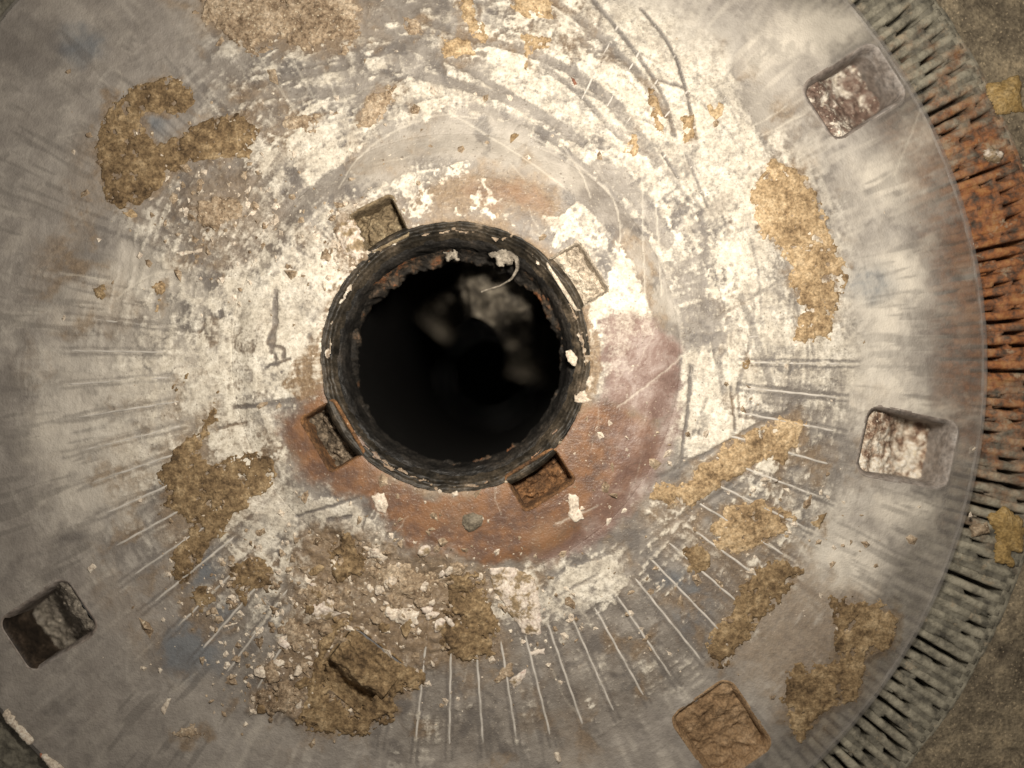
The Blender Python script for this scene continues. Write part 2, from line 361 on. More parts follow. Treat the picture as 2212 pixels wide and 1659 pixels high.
# ---- close the lime into crisp patches
edge = .5 + .9 * (n_mid - .5) + .45 * (n_fine - .5) + .3 * (n_grain - .5)
sharp = .10 + .25 * soft + .22 * sstep(1550, 1900, GX) + .22 * sstep(500, 120, GX) + .10 * sstep(1200, 1500, GY)
lv = lime * (1 - .85 * clear) - .42 * sstep(.5, .9, brown) * (n_fine)
n_cov = fbm(GX + 50 * warpx, GY + 50 * warpy, 130, 23, 7, .68)      # thick and thin lime
thick = sstep(-sharp * .8, sharp * .8, (lv - .10 - .10 * sstep(.52, .64, n_cov0) * sstep(900, 500, GX)) * .92 - edge * .95 + .9 * (n_cov - .5) - .7 * (n_arc - .5) * sstep(480, 520, GR))
thin = np.clip(lv * .90 - .5 * dark + 1.5 * (n_mid - .5) + .8 * (n_fine - .5) * (1 - soft) + .7 * (n_rad - .5) + 1.0 * (n_arc - .5) - .17, 0, .66)
lim = np.maximum(thick * (.72 + .6 * (n_dirt - .45)), thin)
lim = lim * (1 - .92 * np.clip(wipe * (.8 + .5 * n_con), 0, 1)) * (1 - .9 * rust) * (1 - .5 * pink) * (1 - .85 * clear)
lim = lim * (1 - .35 * sstep(.5, .72, n_fine) * sstep(.62, .40, n_mid))
lim = np.clip(lim * (1 - .45 * sstep(990, 1110, np.hypot(GX - OX, GY - OY))) * (1 - .35 * soft) * (1 - .7 * rib_flank), 0, 1)
scr = np.clip(scratch, 0, 1)

# heights on the disc
HUB_R = 486
hub_up = 17 * sstep(HUB_R + 2, HUB_R - 62, GR + 12 * warpx) + 8 * sstep(HUB_R - 60, 300, GR)
relief = lim * 3.0 * (.5 + n_fine) + 2.2 * (n_mid - .5) + 1.6 * (n_fine - .5) - 1.6 * wipe - 1.0 * scr + .7 * (n_con - .5) * sstep(HUB_R + 40, HUB_R - 20, GR)
heap = np.zeros_like(GX)
put(heap, [(640, 1160), (760, 1130), (900, 1190), (1040, 1230), (1060, 1400), (900, 1440), (700, 1420), (620, 1300)], 40, 30, 1)
put(heap, [(560, 1440), (650, 1430), (700, 1500), (640, 1560), (560, 1540)], 30, 24, 1)
put(heap, [(400, 350), (560, 360), (600, 480), (540, 560), (420, 540)], 60, 30, .6)
put(heap, [(720, 470), (790, 470), (800, 560), (740, 590)], 14, 12, .9)
relief = relief + heap * (11 * np.abs(fbm(GX, GY, 34, 31, 4) - .5) * 2 + 6 * (n_fine - .4))
lim = lim * (1 - .55 * heap); brown = np.maximum(brown, .8 * heap)
HGT = relief + hub_up

# ---------------------------------------------------------------- materials
def nt(name):
    m = bpy.data.materials.new(name); m.use_nodes = True
    t = m.node_tree; b = t.nodes['Principled BSDF']
    return m, t, b
class N:
    def __init__(s, t): s.t = t; s.pos = None
    def new(s, k, **kw):
        n = s.t.nodes.new(k)
        for a, v in kw.items(): setattr(n, a, v)
        return n
    def link(s, a, b): s.t.links.new(a, b)
    def P(s):
        if s.pos is None:
            g = s.new('ShaderNodeNewGeometry'); v = s.new('ShaderNodeVectorMath', operation='SCALE')
            v.inputs['Scale'].default_value = 1.0 / U
            s.link(g.outputs['Position'], v.inputs[0]); s.pos = v.outputs[0]
        return s.pos
    def noise(s, size, detail=4, rough=.6, off=0, dist=0):
        n = s.new('ShaderNodeTexNoise'); n.inputs['Scale'].default_value = 1.0 / size
        n.inputs['Detail'].default_value = detail; n.inputs['Roughness'].default_value = rough; n.inputs['Distortion'].default_value = dist
        src = s.P()
        if off:
            a = s.new('ShaderNodeVectorMath', operation='ADD'); a.inputs[1].default_value = (off * 37.0, off * 91.0, off * 13.0)
            s.link(src, a.inputs[0]); src = a.outputs[0]
        s.link(src, n.inputs['Vector']); return n.outputs['Fac']
    def attr(s, name):
        a = s.new('ShaderNodeAttribute', attribute_name=name)
        sp = s.new('ShaderNodeSeparateColor'); s.link(a.outputs['Color'], sp.inputs[0]); s.last_alpha = a.outputs['Alpha']; return sp.outputs
    def ramp(s, f, stops):
        r = s.new('ShaderNodeValToRGB'); e = r.color_ramp.elements
        while len(e) < len(stops): e.new(.5)
        for el, (p, c) in zip(e, stops):
            el.position = p; el.color = (c[0], c[1], c[2], 1) if not isinstance(c, (int, float)) else (c, c, c, 1)
        s.link(f, r.inputs[0]); return r.outputs[0]
    def mix(s, f, a, b, mode='MIX'):
        m = s.new('ShaderNodeMix', data_type='RGBA', blend_type=mode)
        for sock, v in ((m.inputs[0], f), (m.inputs[6], a), (m.inputs[7], b)):
            if isinstance(v, (int, float)): sock.default_value = v if sock == m.inputs[0] else (v, v, v, 1)
            elif isinstance(v, tuple): sock.default_value = (v[0], v[1], v[2], 1)
            else: s.link(v, sock)
        return m.outputs[2]
    def math(s, op, a, b=0.0, clamp=False):
        m = s.new('ShaderNodeMath', operation=op, use_clamp=clamp)
        for sock, v in ((m.inputs[0], a), (m.inputs[1], b)):
            if isinstance(v, (int, float)): sock.default_value = v
            else: s.link(v, sock)
        return m.outputs[0]
    def bump(s, b, h, strength, dist):
        n = s.new('ShaderNodeBump'); n.inputs['Strength'].default_value = strength; n.inputs['Distance'].default_value = dist * U
        s.link(h, n.inputs['Height']); s.link(n.outputs[0], b.inputs['Normal'])

def disc_material():
    m, t, b = nt('cloudy_plastic_with_lime'); n = N(t)
    A = n.attr('deposit'); B = n.attr('stain'); C = n.attr('film')
    lime, rust_, pink_ = A[0], A[1], A[2]; brown_, blue_, dark_ = B[0], B[1], B[2]; under_, scr_, alpha_ = C[0], C[1], C[2]
    hard = n.math('SUBTRACT', 1.0, n.last_alpha)
    f1 = n.noise(9, 3, .7, 1); f2 = n.noise(34, 4, .6, 2); f3 = n.noise(4.5, 2, .6, 3)
    f4 = n.noise(120, 3, .55, 4)
    f5 = n.noise(62, 5, .68, 11, .4)
    base = n.ramp(f5, [(.30, (.064, .055, .050)), (.42, (.135, .120, .106)), (.54, (.215, .195, .172)), (.66, (.315, .288, .256)), (.8, (.42, .385, .34))])
    base = n.mix(.35, base, n.ramp(f2, [(.28, (.10, .090, .082)), (.45, (.18, .166, .15)), (.62, (.26, .243, .222)), (.8, (.35, .328, .30))]))
    base = n.mix(n.math('MULTIPLY', f4, .45), base, (.16, .125, .095))
    base = n.mix(n.math('MULTIPLY', n.last_alpha, .34), base, (.36, .330, .302))
    base = n.mix(n.math('MULTIPLY', under_, .92), base, (.60, .55, .47))
    base = n.mix(n.math('MULTIPLY', blue_, .8), base, (.115, .132, .152))
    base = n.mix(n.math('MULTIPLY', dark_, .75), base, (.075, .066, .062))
    bc = n.ramp(f1, [(.25, (.085, .050, .024)), (.5, (.19, .125, .066)), (.75, (.31, .215, .125))])
    base = n.mix(n.math('MULTIPLY', brown_, .85), base, bc)
    pc = n.ramp(f5, [(.34, (.125, .075, .062)), (.5, (.19, .125, .105)), (.64, (.30, .235, .21))])
    rc = n.ramp(f4, [(.34, (.060, .032, .024)), (.48, (.10, .053, .035)), (.60, (.14, .078, .045)), (.7, (.20, .120, .068))])
    rc = n.mix(n.math('MULTIPLY', n.ramp(f2, [(.4, 0.0), (.62, 1.0)]), .75), rc, (.22, .098, .034))
    rc = n.mix(n.math('MULTIPLY', f1, .45), rc, (.17, .105, .072))
    base = n.mix(rust_, base, rc)
    base = n.mix(pink_, base, pc)
    lc = n.ramp(f1, [(.20, (.34, .315, .27)), (.36, (.54, .50, .425)), (.52, (.66, .615, .53)), (.78, (.77, .73, .645))])
    lc = n.mix(1.0, lc, n.ramp(n.noise(48, 6, .7, 14, .5), [(.30, (.50, .47, .45)), (.45, (.80, .78, .75)), (.62, (1, 1, 1))]), 'MULTIPLY')
    lc = n.mix(n.math('MULTIPLY', n.last_alpha, .8), lc, (.47, .44, .395))
    lf = n.math('ADD', lime, n.math('MULTIPLY', n.math('MULTIPLY', n.math('SUBTRACT', f1, .5), .6), hard))
    lf = n.math('ADD', lf, n.math('MULTIPLY', n.math('MULTIPLY', n.math('SUBTRACT', f3, .5), .5), hard))
    lfac = n.new('ShaderNodeMapRange', interpolation_type='SMOOTHSTEP')
    n.link(lf, lfac.inputs[0]); lfac.inputs[1].default_value = .12; lfac.inputs[2].default_value = .92
    base = n.mix(lfac.outputs[0], base, lc)
    base = n.mix(n.math('MULTIPLY', scr_, .6), base, (.62, .57, .48))
    sp = n.ramp(n.noise(5.5, 1, .5, 8), [(.68, 0.0), (.74, 1.0)])
    base = n.mix(n.math('MULTIPLY', n.math('MULTIPLY', sp, .28), hard), base, (.60, .53, .42))
    sd = n.ramp(n.noise(7, 1, .5, 9), [(.24, 1.0), (.32, 0.0)])
    base = n.mix(n.math('MULTIPLY', n.math('MULTIPLY', sd, .6), hard), base, (.10, .078, .06))
    n.link(base, b.inputs['Base Color'])
    ro = n.mix(lfac.outputs[0], n.ramp(f2, [(.3, .42), (.7, .68)]), .9)
    ro = n.mix(n.math('MULTIPLY', rust_, .7), ro, .38)
    n.link(ro, b.inputs['Roughness'])
    b.inputs['Specular IOR Level'].default_value = .30
    n.link(alpha_, b.inputs['Alpha'])
    h = n.math('ADD', f1, n.math('MULTIPLY', f3, .7))
    n.bump(b, h, .55, 3.2)
    return m
def crust_material(name, stops, size=16, bump=5, rough=.9, fine=5, spec=.25, speck=None):
    m, t, b = nt(name); n = N(t)
    a = n.noise(size, 5, .68, 5, .3); f = n.noise(fine, 2, .6, 6); g = n.noise(size * 5, 2, .5, 7)
    k = n.math('ADD', n.math('MULTIPLY', a, .62), n.math('MULTIPLY', g, .38))
    c = n.ramp(k, stops)
    c = n.mix(.6, c, n.ramp(f, [(.25, .12), (.5, .5), (.75, .86)]), 'OVERLAY')
    if speck:
        c = n.mix(n.math('MULTIPLY', n.ramp(n.noise(6, 1, .5, 12), [(.66, 0.0), (.72, 1.0)]), .8), c, speck)
    n.link(c, b.inputs['Base Color'])
    b.inputs['Roughness'].default_value = rough; b.inputs['Specular IOR Level'].default_value = spec
    n.bump(b, n.math('ADD', a, n.math('MULTIPLY', f, .5)), .7, bump)
    return m
M = {}
M['disc'] = disc_material()
M['tan'] = crust_material('tan_crust', [(.36, (.10, .066, .036)), (.44, (.22, .150, .083)), (.52, (.335, .24, .138)), (.62, (.46, .35, .22))], 15, 4.5, .92, 5)
M['tan_dark'] = crust_material('brown_crust', [(.36, (.052, .034, .018)), (.44, (.125, .083, .044)), (.52, (.20, .138, .074)), (.62, (.33, .245, .145))], 18, 4.5, .92, 5)
M['pinktan'] = crust_material('dull_brown_crust', [(.36, (.10, .068, .043)), (.44, (.20, .145, .095)), (.52, (.29, .22, .15)), (.62, (.42, .34, .25))], 14, 4.5, .92, 5, speck=(.55, .48, .36))
M['chalk'] = crust_material('white_flake', [(.32, (.26, .21, .16)), (.45, (.46, .39, .31)), (.58, (.60, .53, .44)), (.72, (.72, .66, .57))], 18, 4, .85, 5)
M['mottled'] = crust_material('mottled_flake', [(.34, (.15, .105, .06)), (.44, (.24, .18, .11)), (.50, (.52, .45, .38)), (.7, (.66, .58, .52))], 26, 3, .85, 6)
M['grime_pale'] = crust_material('pale_grime', [(.34, (.06, .05, .04)), (.46, (.14, .12, .095)), (.56, (.24, .21, .17)), (.66, (.42, .37, .30))], 14, 5, .85, 5)
M['stone'] = crust_material('grey_chip', [(.3, (.06, .05, .035)), (.5, (.16, .135, .10)), (.7, (.30, .26, .20))], 16, 4, .7, 5)
M['redchip'] = crust_material('red_chip', [(.3, (.10, .04, .025)), (.7, (.24, .11, .07))], 12, 3, .8, 5)
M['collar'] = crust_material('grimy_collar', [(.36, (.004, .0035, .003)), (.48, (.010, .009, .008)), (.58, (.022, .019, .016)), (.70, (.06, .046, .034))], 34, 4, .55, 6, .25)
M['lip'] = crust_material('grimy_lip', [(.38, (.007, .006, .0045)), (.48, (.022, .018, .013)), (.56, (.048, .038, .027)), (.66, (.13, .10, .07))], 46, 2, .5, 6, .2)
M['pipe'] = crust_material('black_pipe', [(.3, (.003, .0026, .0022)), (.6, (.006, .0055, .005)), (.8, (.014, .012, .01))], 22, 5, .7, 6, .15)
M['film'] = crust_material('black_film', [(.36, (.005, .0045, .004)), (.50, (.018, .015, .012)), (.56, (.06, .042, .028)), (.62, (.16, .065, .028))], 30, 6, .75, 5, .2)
M['ledge'] = crust_material('ledge_debris', [(.34, (.006, .005, .0045)), (.46, (.030, .025, .019)), (.56, (.085, .072, .054)), (.72, (.24, .21, .165))], 30, 10, .8, 8)
M['notch_dark'] = crust_material('notch_filling_dark', [(.34, (.012, .010, .008)), (.48, (.06, .045, .03)), (.6, (.20, .155, .11)), (.72, (.48, .42, .33))], 16, 6, .8, 4)
M['notch_brown'] = crust_material('notch_filling_brown', [(.32, (.05, .036, .02)), (.5, (.16, .12, .072)), (.7, (.34, .28, .18))], 15, 6, .9, 5)
M['notch_rust'] = crust_material('notch_filling_rust', [(.32, (.02, .012, .008)), (.48, (.10, .052, .024)), (.6, (.20, .10, .042)), (.74, (.46, .38, .28))], 14, 6, .9, 4)
M['notch_pale'] = crust_material('notch_filling_pale', [(.32, (.10, .08, .06)), (.48, (.32, .27, .21)), (.6, (.52, .46, .37)), (.74, (.74, .68, .57))], 15, 6, .9, 4)
M['pocket_wall'] = crust_material('pocket_wall', [(.32, (.12, .095, .08)), (.5, (.21, .18, .158)), (.68, (.31, .285, .265))], 40, 2, .55, 12, .25)
M['pocket_black'] = crust_material('pocket_wall_black', [(.36, (.008, .006, .005)), (.5, (.028, .02, .014)), (.64, (.085, .062, .045))], 40, 3, .6, 9, .2)  # near-black tone for the outer wall of one pocket
M['pocket_pale'] = crust_material('pocket_floor_pale', [(.36, (.07, .045, .035)), (.45, (.20, .125, .085)), (.50, (.42, .33, .25)), (.56, (.66, .60, .51))], 24, 6, .85, 6, .3, speck=(.7, .62, .5))
M['pocket_plum'] = crust_material('pocket_floor_plum', [(.36, (.085, .052, .040)), (.46, (.17, .115, .09)), (.52, (.25, .20, .165)), (.56, (.66, .60, .51))], 24, 6, .85, 6, .3, speck=(.7, .62, .5))
M['pocket_brown'] = crust_material('pocket_floor_brown', [(.3, (.10, .058, .03)), (.5, (.24, .155, .085)), (.7, (.38, .27, .17))], 22, 6, .9, 5, .3)
M['pocket_grey'] = crust_material('pocket_floor_grey', [(.3, (.10, .088, .075)), (.5, (.19, .165, .135)), (.7, (.36, .32, .26))], 26, 5, .6, 6, .4, speck=(.6, .52, .42))
def rib_material():
    m, t, b = nt('rib_plastic'); n = N(t)
    c = n.ramp(n.noise(30, 4, .65, 4), [(.3, (.30, .275, .24)), (.5, (.44, .41, .37)), (.75, (.58, .54, .49))])
    n.link(c, b.inputs['Base Color']); b.inputs['Roughness'].default_value = .35
    n.bump(b, n.noise(10, 2, .6, 5), .4, 2)
    return m
M['rib'] = rib_material()
def rim_material():
    m, t, b = nt('rim_plastic'); n = N(t)
    c = n.ramp(n.noise(55, 4, .65, 4), [(.3, (.20, .18, .165)), (.5, (.34, .315, .295)), (.75, (.50, .47, .44))])
    n.link(c, b.inputs['Base Color']); b.inputs['Roughness'].default_value = .3
    b.inputs['Alpha'].default_value = .22
    n.bump(b, n.noise(18, 3, .6, 5), .4, 3)
    return m
M['rim'] = rim_material()
def ring_material(name, dark):
    m, t, b = nt(name); n = N(t)
    g = n.ramp(n.noise(28, 4, .65, 1), [(.34, (.085, .078, .060)), (.48, (.20, .183, .140)), (.62, (.32, .295, .228))])
    r = n.ramp(n.noise(24, 4, .65, 2), [(.34, (.030, .013, .007)), (.44, (.13, .042, .011)), (.53, (.28, .088, .018)), (.66, (.38, .17, .05))])
    # the rust sits on one stretch of the ring, on the side of the pockets
    g0 = n.new('ShaderNodeNewGeometry'); sx = n.new('ShaderNodeSeparateXYZ'); n.link(g0.outputs['Position'], sx.inputs[0])
    y = n.math('ADD', n.math('MULTIPLY', sx.outputs[1], 1 / U), n.math('MULTIPLY', n.math('SUBTRACT', n.noise(70, 5, .7, 3), .5), 900))
    a = n.new('ShaderNodeMapRange', interpolation_type='SMOOTHSTEP'); n.link(y, a.inputs[0]); a.inputs[1].default_value = -380; a.inputs[2].default_value = 90
    c = n.new('ShaderNodeMapRange', interpolation_type='SMOOTHSTEP'); n.link(y, c.inputs[0]); c.inputs[1].default_value = 780; c.inputs[2].default_value = 400
    xx = n.new('ShaderNodeMapRange', interpolation_type='SMOOTHSTEP'); n.link(n.math('MULTIPLY', sx.outputs[0], 1 / U), xx.inputs[0]); xx.inputs[1].default_value = 300; xx.inputs[2].default_value = 700
    f = n.math('MULTIPLY', n.math('MULTIPLY', a.outputs[0], c.outputs[0]), xx.outputs[0])
    k = n.mix(n.math('MULTIPLY', f, .85), g, r)
    lm = n.ramp(n.noise(40, 4, .7, 5), [(.60, 0.0), (.68, 1.0)])
    k = n.mix(n.math('MULTIPLY', lm, .7), k, (.36, .29, .20))
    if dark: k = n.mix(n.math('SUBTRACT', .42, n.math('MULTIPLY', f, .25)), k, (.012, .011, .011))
    n.link(k, b.inputs['Base Color']); b.inputs['Roughness'].default_value = .75
    n.bump(b, n.noise(8, 3, .65, 6), .7, 4)
    return m
M['ring'] = ring_material('grimy_slotted_ring', False)
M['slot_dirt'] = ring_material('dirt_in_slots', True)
M['channel'] = crust_material('slot_channel', [(.3, (.004, .004, .006)), (.7, (.012, .011, .012))], 20, 2, .8)
M['surround'] = crust_material('grimy_surround', [(.34, (.065, .052, .037)), (.45, (.145, .118, .082)), (.55, (.23, .188, .128)), (.68, (.36, .285, .185))], 40, 12, .85, 8, .3, speck=(.45, .36, .24))
M['ochre'] = crust_material('ochre_lump', [(.3, (.16, .10, .035)), (.5, (.32, .215, .085)), (.7, (.46, .35, .19))], 16, 5, .85, 5)
M['orange'] = crust_material('orange_chip', [(.3, (.4, .10, .03)), (.7, (.6, .2, .08))], 12, 3, .7, 5)

# ---------------------------------------------------------------- mesh helpers
def mesh_obj(name, verts, faces, mat, parent=None, smooth=True):
    me = bpy.data.meshes.new(name)
    verts = np.asarray(verts, np.float32)
    if isinstance(faces, np.ndarray):
        k = faces.shape[1]
        me.vertices.add(len(verts)); me.vertices.foreach_set('co', verts.ravel())
        me.loops.add(faces.size); me.loops.foreach_set('vertex_index', faces.ravel().astype(np.int32))
        me.polygons.add(len(faces)); me.polygons.foreach_set('loop_start', np.arange(0, faces.size, k, dtype=np.int32))
        me.update(calc_edges=True)
    else:
        me.from_pydata([tuple(v) for v in verts], [], faces); me.update()
    if smooth: me.polygons.foreach_set('use_smooth', np.ones(len(me.polygons), bool))
    me.materials.append(mat)
    o = bpy.data.objects.new(name, me); col.objects.link(o)
    if parent: o.parent = parent
    return o
def to_w(x, y, z):
    return np.stack([(x - 1106.0) * U, (829.5 - y) * U, z * U], 1)
def empty(name, label=None, cat=None, group=None):
    o = bpy.data.objects.new(name, None); col.objects.link(o); o.empty_display_size = .005
    if label: o['label'] = label; o['category'] = cat
    if group: o['group'] = group
    return o
def tag(o, label, cat, group=None):
    o['label'] = label; o['category'] = cat
    if group: o['group'] = group
    return o
def sheet(x0, y0, x1, y1, cell, inside, project):
    """grid of square cells cut along inside()>0, its border vertices moved onto the edge"""
    xs = np.arange(float(x0), x1 + cell, cell); ys = np.arange(float(y0), y1 + cell, cell)
    X, Y = np.meshgrid(xs, ys)
    ok = inside(X, Y)
    nyy, nxx = X.shape
    idx = np.arange(nxx * nyy).reshape(nyy, nxx)
    cnt = ok[:-1, :-1].astype(int) + ok[:-1, 1:] + ok[1:, 1:] + ok[1:, :-1]
    keep = cnt >= 2
    f = np.stack([idx[1:, :-1][keep], idx[1:, 1:][keep], idx[:-1, 1:][keep], idx[:-1, :-1][keep]], 1)
    used = np.unique(f); remap = np.full(nxx * nyy, -1); remap[used] = np.arange(len(used))
    x = X.ravel()[used]; y = Y.ravel()[used]; bad = ~ok.ravel()[used]
    if project is not None:
        x[bad], y[bad] = project(x[bad], y[bad])
    return x, y, remap[f], bad

# ---------------------------------------------------------------- layout of pockets and notches (middle, radial length, tangential length, turn)
R_HOLE, R_DISC = 282.0, 1190.0
POCKETS = [(1845, 198, 189, 146, -33.0), (1960, 967, 200, 152, 11.3), (1560, 1580, 180, 156, 55.0), (105, 1350, 178, 140, 146.5)]
INNER = (780, 1450, 140, 150, 128.0)
NOTCH = [(822, 488, 92, 104, -116.0), (1248, 598, 84, 128, -32.0), (722, 941, 82, 136, 150.0), (1166, 1034, 84, 128, 59.0)]
def rect_local(rc, X, Y):
    a = math.radians(rc[4]); dx, dy = X - rc[0], Y - rc[1]
    return dx * math.cos(a) + dy * math.sin(a), -dx * math.sin(a) + dy * math.cos(a)
def rect_d(rc, X, Y, rad=26):
    u, v = rect_local(rc, X, Y)
    qx = np.abs(u) - rc[2] / 2 + rad; qy = np.abs(v) - rc[3] / 2 + rad
    return np.hypot(np.maximum(qx, 0), np.maximum(qy, 0)) + np.minimum(np.maximum(qx, qy), 0) - rad   # negative inside
def push_out(x, y, rects):
    for rc in rects:
        for it in range(4):
            d = rect_d(rc, x, y); m = (d < 0) & (d > -8)
            if not m.any(): break
            e = .5
            gxx = (rect_d(rc, x + e, y) - rect_d(rc, x - e, y)) / (2 * e); gyy = (rect_d(rc, x, y + e) - rect_d(rc, x, y - e)) / (2 * e)
            x = np.where(m, x - d * gxx, x); y = np.where(m, y - d * gyy, y)
    return x, y

# ---------------------------------------------------------------- setting: what lies round and under the disc
def annulus(r0, r1, nr, na, zf, name, mat, parent=None, a0=0, a1=2 * math.pi, mid=None):
    rr = np.linspace(r0, r1, nr); aa = np.linspace(a0, a1, na + 1)
    R, T = np.meshgrid(rr, aa)
    mx, my = mid or (CX, CY)
    X = mx + R * np.cos(T); Y = my + R * np.sin(T); Z = zf(X, Y, R, T)
    idx = np.arange(X.size).reshape(X.shape)
    f = np.stack([idx[:-1, :-1].ravel(), idx[1:, :-1].ravel(), idx[1:, 1:].ravel(), idx[:-1, 1:].ravel()], 1)
    return mesh_obj(name, to_w(X.ravel(), Y.ravel(), Z.ravel()), f, mat, parent)
RING_TOP = -34.0
g = annulus(1365, 3400, 230, 420, lambda X, Y, R, T: RING_TOP - 4 + 16 * (fbm(X, Y, 120, 41, 5) - .5) + 10 * (fbm(X, Y, 30, 42, 3) - .5), 'ground', M['surround'], mid=(OX, OY))
g['kind'] = 'structure'

ring = empty('slotted_ring', 'grey-green and rusty ring of narrow radial slots around the plastic disc', 'ring')
ring.location = W(OX, OY, RING_TOP)
def ring_part(o):
    o.parent = ring; o.matrix_parent_inverse = ring.matrix_basis.inverted() if False else o.matrix_parent_inverse
    return o
def local(verts_w):
    return verts_w - np.array(W(OX, OY, RING_TOP))
def polar_part(name, r0, r1, nr, na, zf, mat):
    o = annulus(r0, r1, nr, na, zf, name, mat, mid=(OX, OY))
    v = np.empty(len(o.data.vertices) * 3, np.float32); o.data.vertices.foreach_get('co', v)
    v = local(v.reshape(-1, 3)); o.data.vertices.foreach_set('co', v.ravel().astype(np.float32)); o.data.update()
    o.parent = ring
    return o
polar_part('channel_floor', 990, 1375, 6, 180, lambda X, Y, R, T: np.full(X.shape, RING_TOP - 90), M['channel'])
def clog_z(X, Y, R, T):
    nz = fbm(T * 46, R / 48, 1.0, 51, 2, .5); n2 = fbm(X, Y, 15, 52, 3)
    opened = sstep(.52, .555, nz + .25 * (n2 - .5) - .5 * sstep(900, 500, X)) * sstep(1110, 1150, R) * sstep(1355, 1310, R + 60 * (fbm(X, Y, 80, 53, 3) - .5))
    z = RING_TOP - 3.0 + 4 * (n2 - .5) + 11 * sstep(1000, 600, X) * (.6 + .8 * n2) - 72 * opened
    for rc in POCKETS: z = np.where(rect_d(rc, X, Y) < 14, RING_TOP - 86, z)
    return z
o = polar_part('slot_dirt', 1015, 1370, 90, 1900, clog_z, M['slot_dirt']); o['kind'] = 'stuff'
polar_part('outer_band', 1348, 1375, 8, 360, lambda X, Y, R, T: RING_TOP - 1.5 + 5 * (fbm(X, Y, 40, 54, 4) - .5) - 12 * sstep(1368, 1375, R), M['ring'])
bar_meshes = []
for k in range(12):
    rs = np.linspace(1030 if k < 6 else 1172, 1360, 26 if k < 6 else 16); prof = [(-1, -40), (-1, -5), (-.55, 0), (.55, 0), (1, -5), (1, -40)]
    vs = []
    for i, r in enumerate(rs):
        hw = 9.2 * (r / 1200) + 2.4 * (vnoise(np.array([i * .7 + k * 9.1]), np.array([k * 3.3]), 60)[0] - .5)
        off = 1.2 * (vnoise(np.array([i * .35 + k * 5.7]), np.array([k * 1.9]), 61)[0] - .5)
        dz = 2.5 * (vnoise(np.array([i * .8 + k * 2.2]), np.array([k * 8.1]), 62)[0] - .5)
        for px, pz in prof: vs.append((r * U, (px * hw + off) * U, (pz + dz) * U))
    n6 = len(prof); fs = []
    for i in range(len(rs) - 1):
        for j in range(n6 - 1): fs.append((i * n6 + j, (i + 1) * n6 + j, (i + 1) * n6 + j + 1, i * n6 + j + 1))
    fs.append(tuple(range(n6))); fs.append(tuple(reversed(range((len(rs) - 1) * n6, len(rs) * n6))))
    me = bpy.data.meshes.new('bar'); me.from_pydata(vs, [], fs); me.update(); me.materials.append(M['ring'])
    me.polygons.foreach_set('use_smooth', np.ones(len(me.polygons), bool)); bar_meshes.append(me)
PANG = [(0, 0, 0, 0, math.degrees(math.atan2(rc[1] - OY, rc[0] - OX))) for rc in POCKETS]
for k in range(288):
    near = min(abs((-k * 1.25 - rc[4] + 180) % 360 - 180) for rc in PANG) < 8.5      # these stop short of a pocket
    o = bpy.data.objects.new('bar', bar_meshes[(k * 5 + k // 7) % 6 + (6 if near else 0)]); col.objects.link(o); o.parent = ring
    o.rotation_euler = (0, 0, math.radians(k * 1.25 + random.uniform(-.05, .05)))

# ---------------------------------------------------------------- the plastic disc
disc = empty('plastic_disc', 'round cloudy plastic disc crusted with white lime, brown scale and rust', 'disc')
def paint(o, x, y, alpha):
    me = o.data
    for nm, (a, b, c) in (('deposit', (lim, rust, pink)), ('stain', (brown, blue, dark)), ('film', (under, scr, None))):
        at = me.color_attributes.new(nm, 'FLOAT_COLOR', 'POINT')
        d = np.ones((len(x), 4), np.float32)
        d[:, 0] = sample(a, x, y); d[:, 1] = sample(b, x, y); d[:, 2] = sample(c, x, y) if c is not None else alpha
        d[:, 3] = sample(soft, x, y)
        at.data.foreach_set('color', d.ravel())
cell = 2.9
RECTS = POCKETS + [INNER]
def in_plate(X, Y):
    r = np.hypot(X - CX, Y - CY); ok = (r > HUB_R - 16) & (np.hypot(X - OX, Y - OY) < R_DISC)
    for rc in RECTS: ok &= rect_d(rc, X, Y) > 0
    return ok
def pr_plate(x, y):
    r = np.hypot(x - OX, y - OY); s = np.where((r > R_DISC) & (r < R_DISC + 9), R_DISC / r, 1)
    x, y = OX + (x - OX) * s, OY + (y - OY) * s
    return push_out(x, y, RECTS)
x, y, f, bad = sheet(OX - R_DISC - 4, OY - R_DISC - 4, OX + R_DISC + 4, OY + R_DISC + 4, cell, in_plate, pr_plate)
rr = np.hypot(x - CX, y - CY); ro_ = np.hypot(x - OX, y - OY)
z = sample(relief, x, y) + 2 * sstep(900, 1140, rr)
z = np.where(rr < HUB_R - 4, z - 4, z)
plate = mesh_obj('plate', to_w(x, y, z), f, M['disc'], disc)
al = 1 - .52 * sstep(900, 1400, x) * sstep(1030, 1125, ro_ + 50 * (sample(n_big, x, y) - .5)) * (1 - .55 * sample(under, x, y)) * (1 - .7 * sample(lim, x, y))
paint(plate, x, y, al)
# hub
def in_hub(X, Y):
    r = np.hypot(X - CX, Y - CY); ok = (r > R_HOLE - 8 + 34 * (fbm(X, Y, 30, 901, 4, .6) - .5)) & (r < HUB_R)
    for rc in NOTCH: ok &= rect_d(rc, X, Y, 9) > 0
    return ok
def pr_hub(x, y):
    r = np.hypot(x - CX, y - CY); s = np.where((r > HUB_R) & (r < HUB_R + 8), HUB_R / r, 1)
    return push_out(CX + (x - CX) * s, CY + (y - CY) * s, NOTCH)
x, y, f, bad = sheet(CX - HUB_R - 4, CY - HUB_R - 4, CX + HUB_R + 4, CY + HUB_R + 4, 2.5, in_hub, pr_hub)
rr = np.hypot(x - CX, y - CY)
z = sample(HGT, x, y) - 12 * sstep(296, 268, rr); z = np.where(rr > HUB_R - 1.5, sample(relief, x, y) - 2.0, z)
hub = mesh_obj('hub', to_w(x, y, z), f, M['disc'], disc)
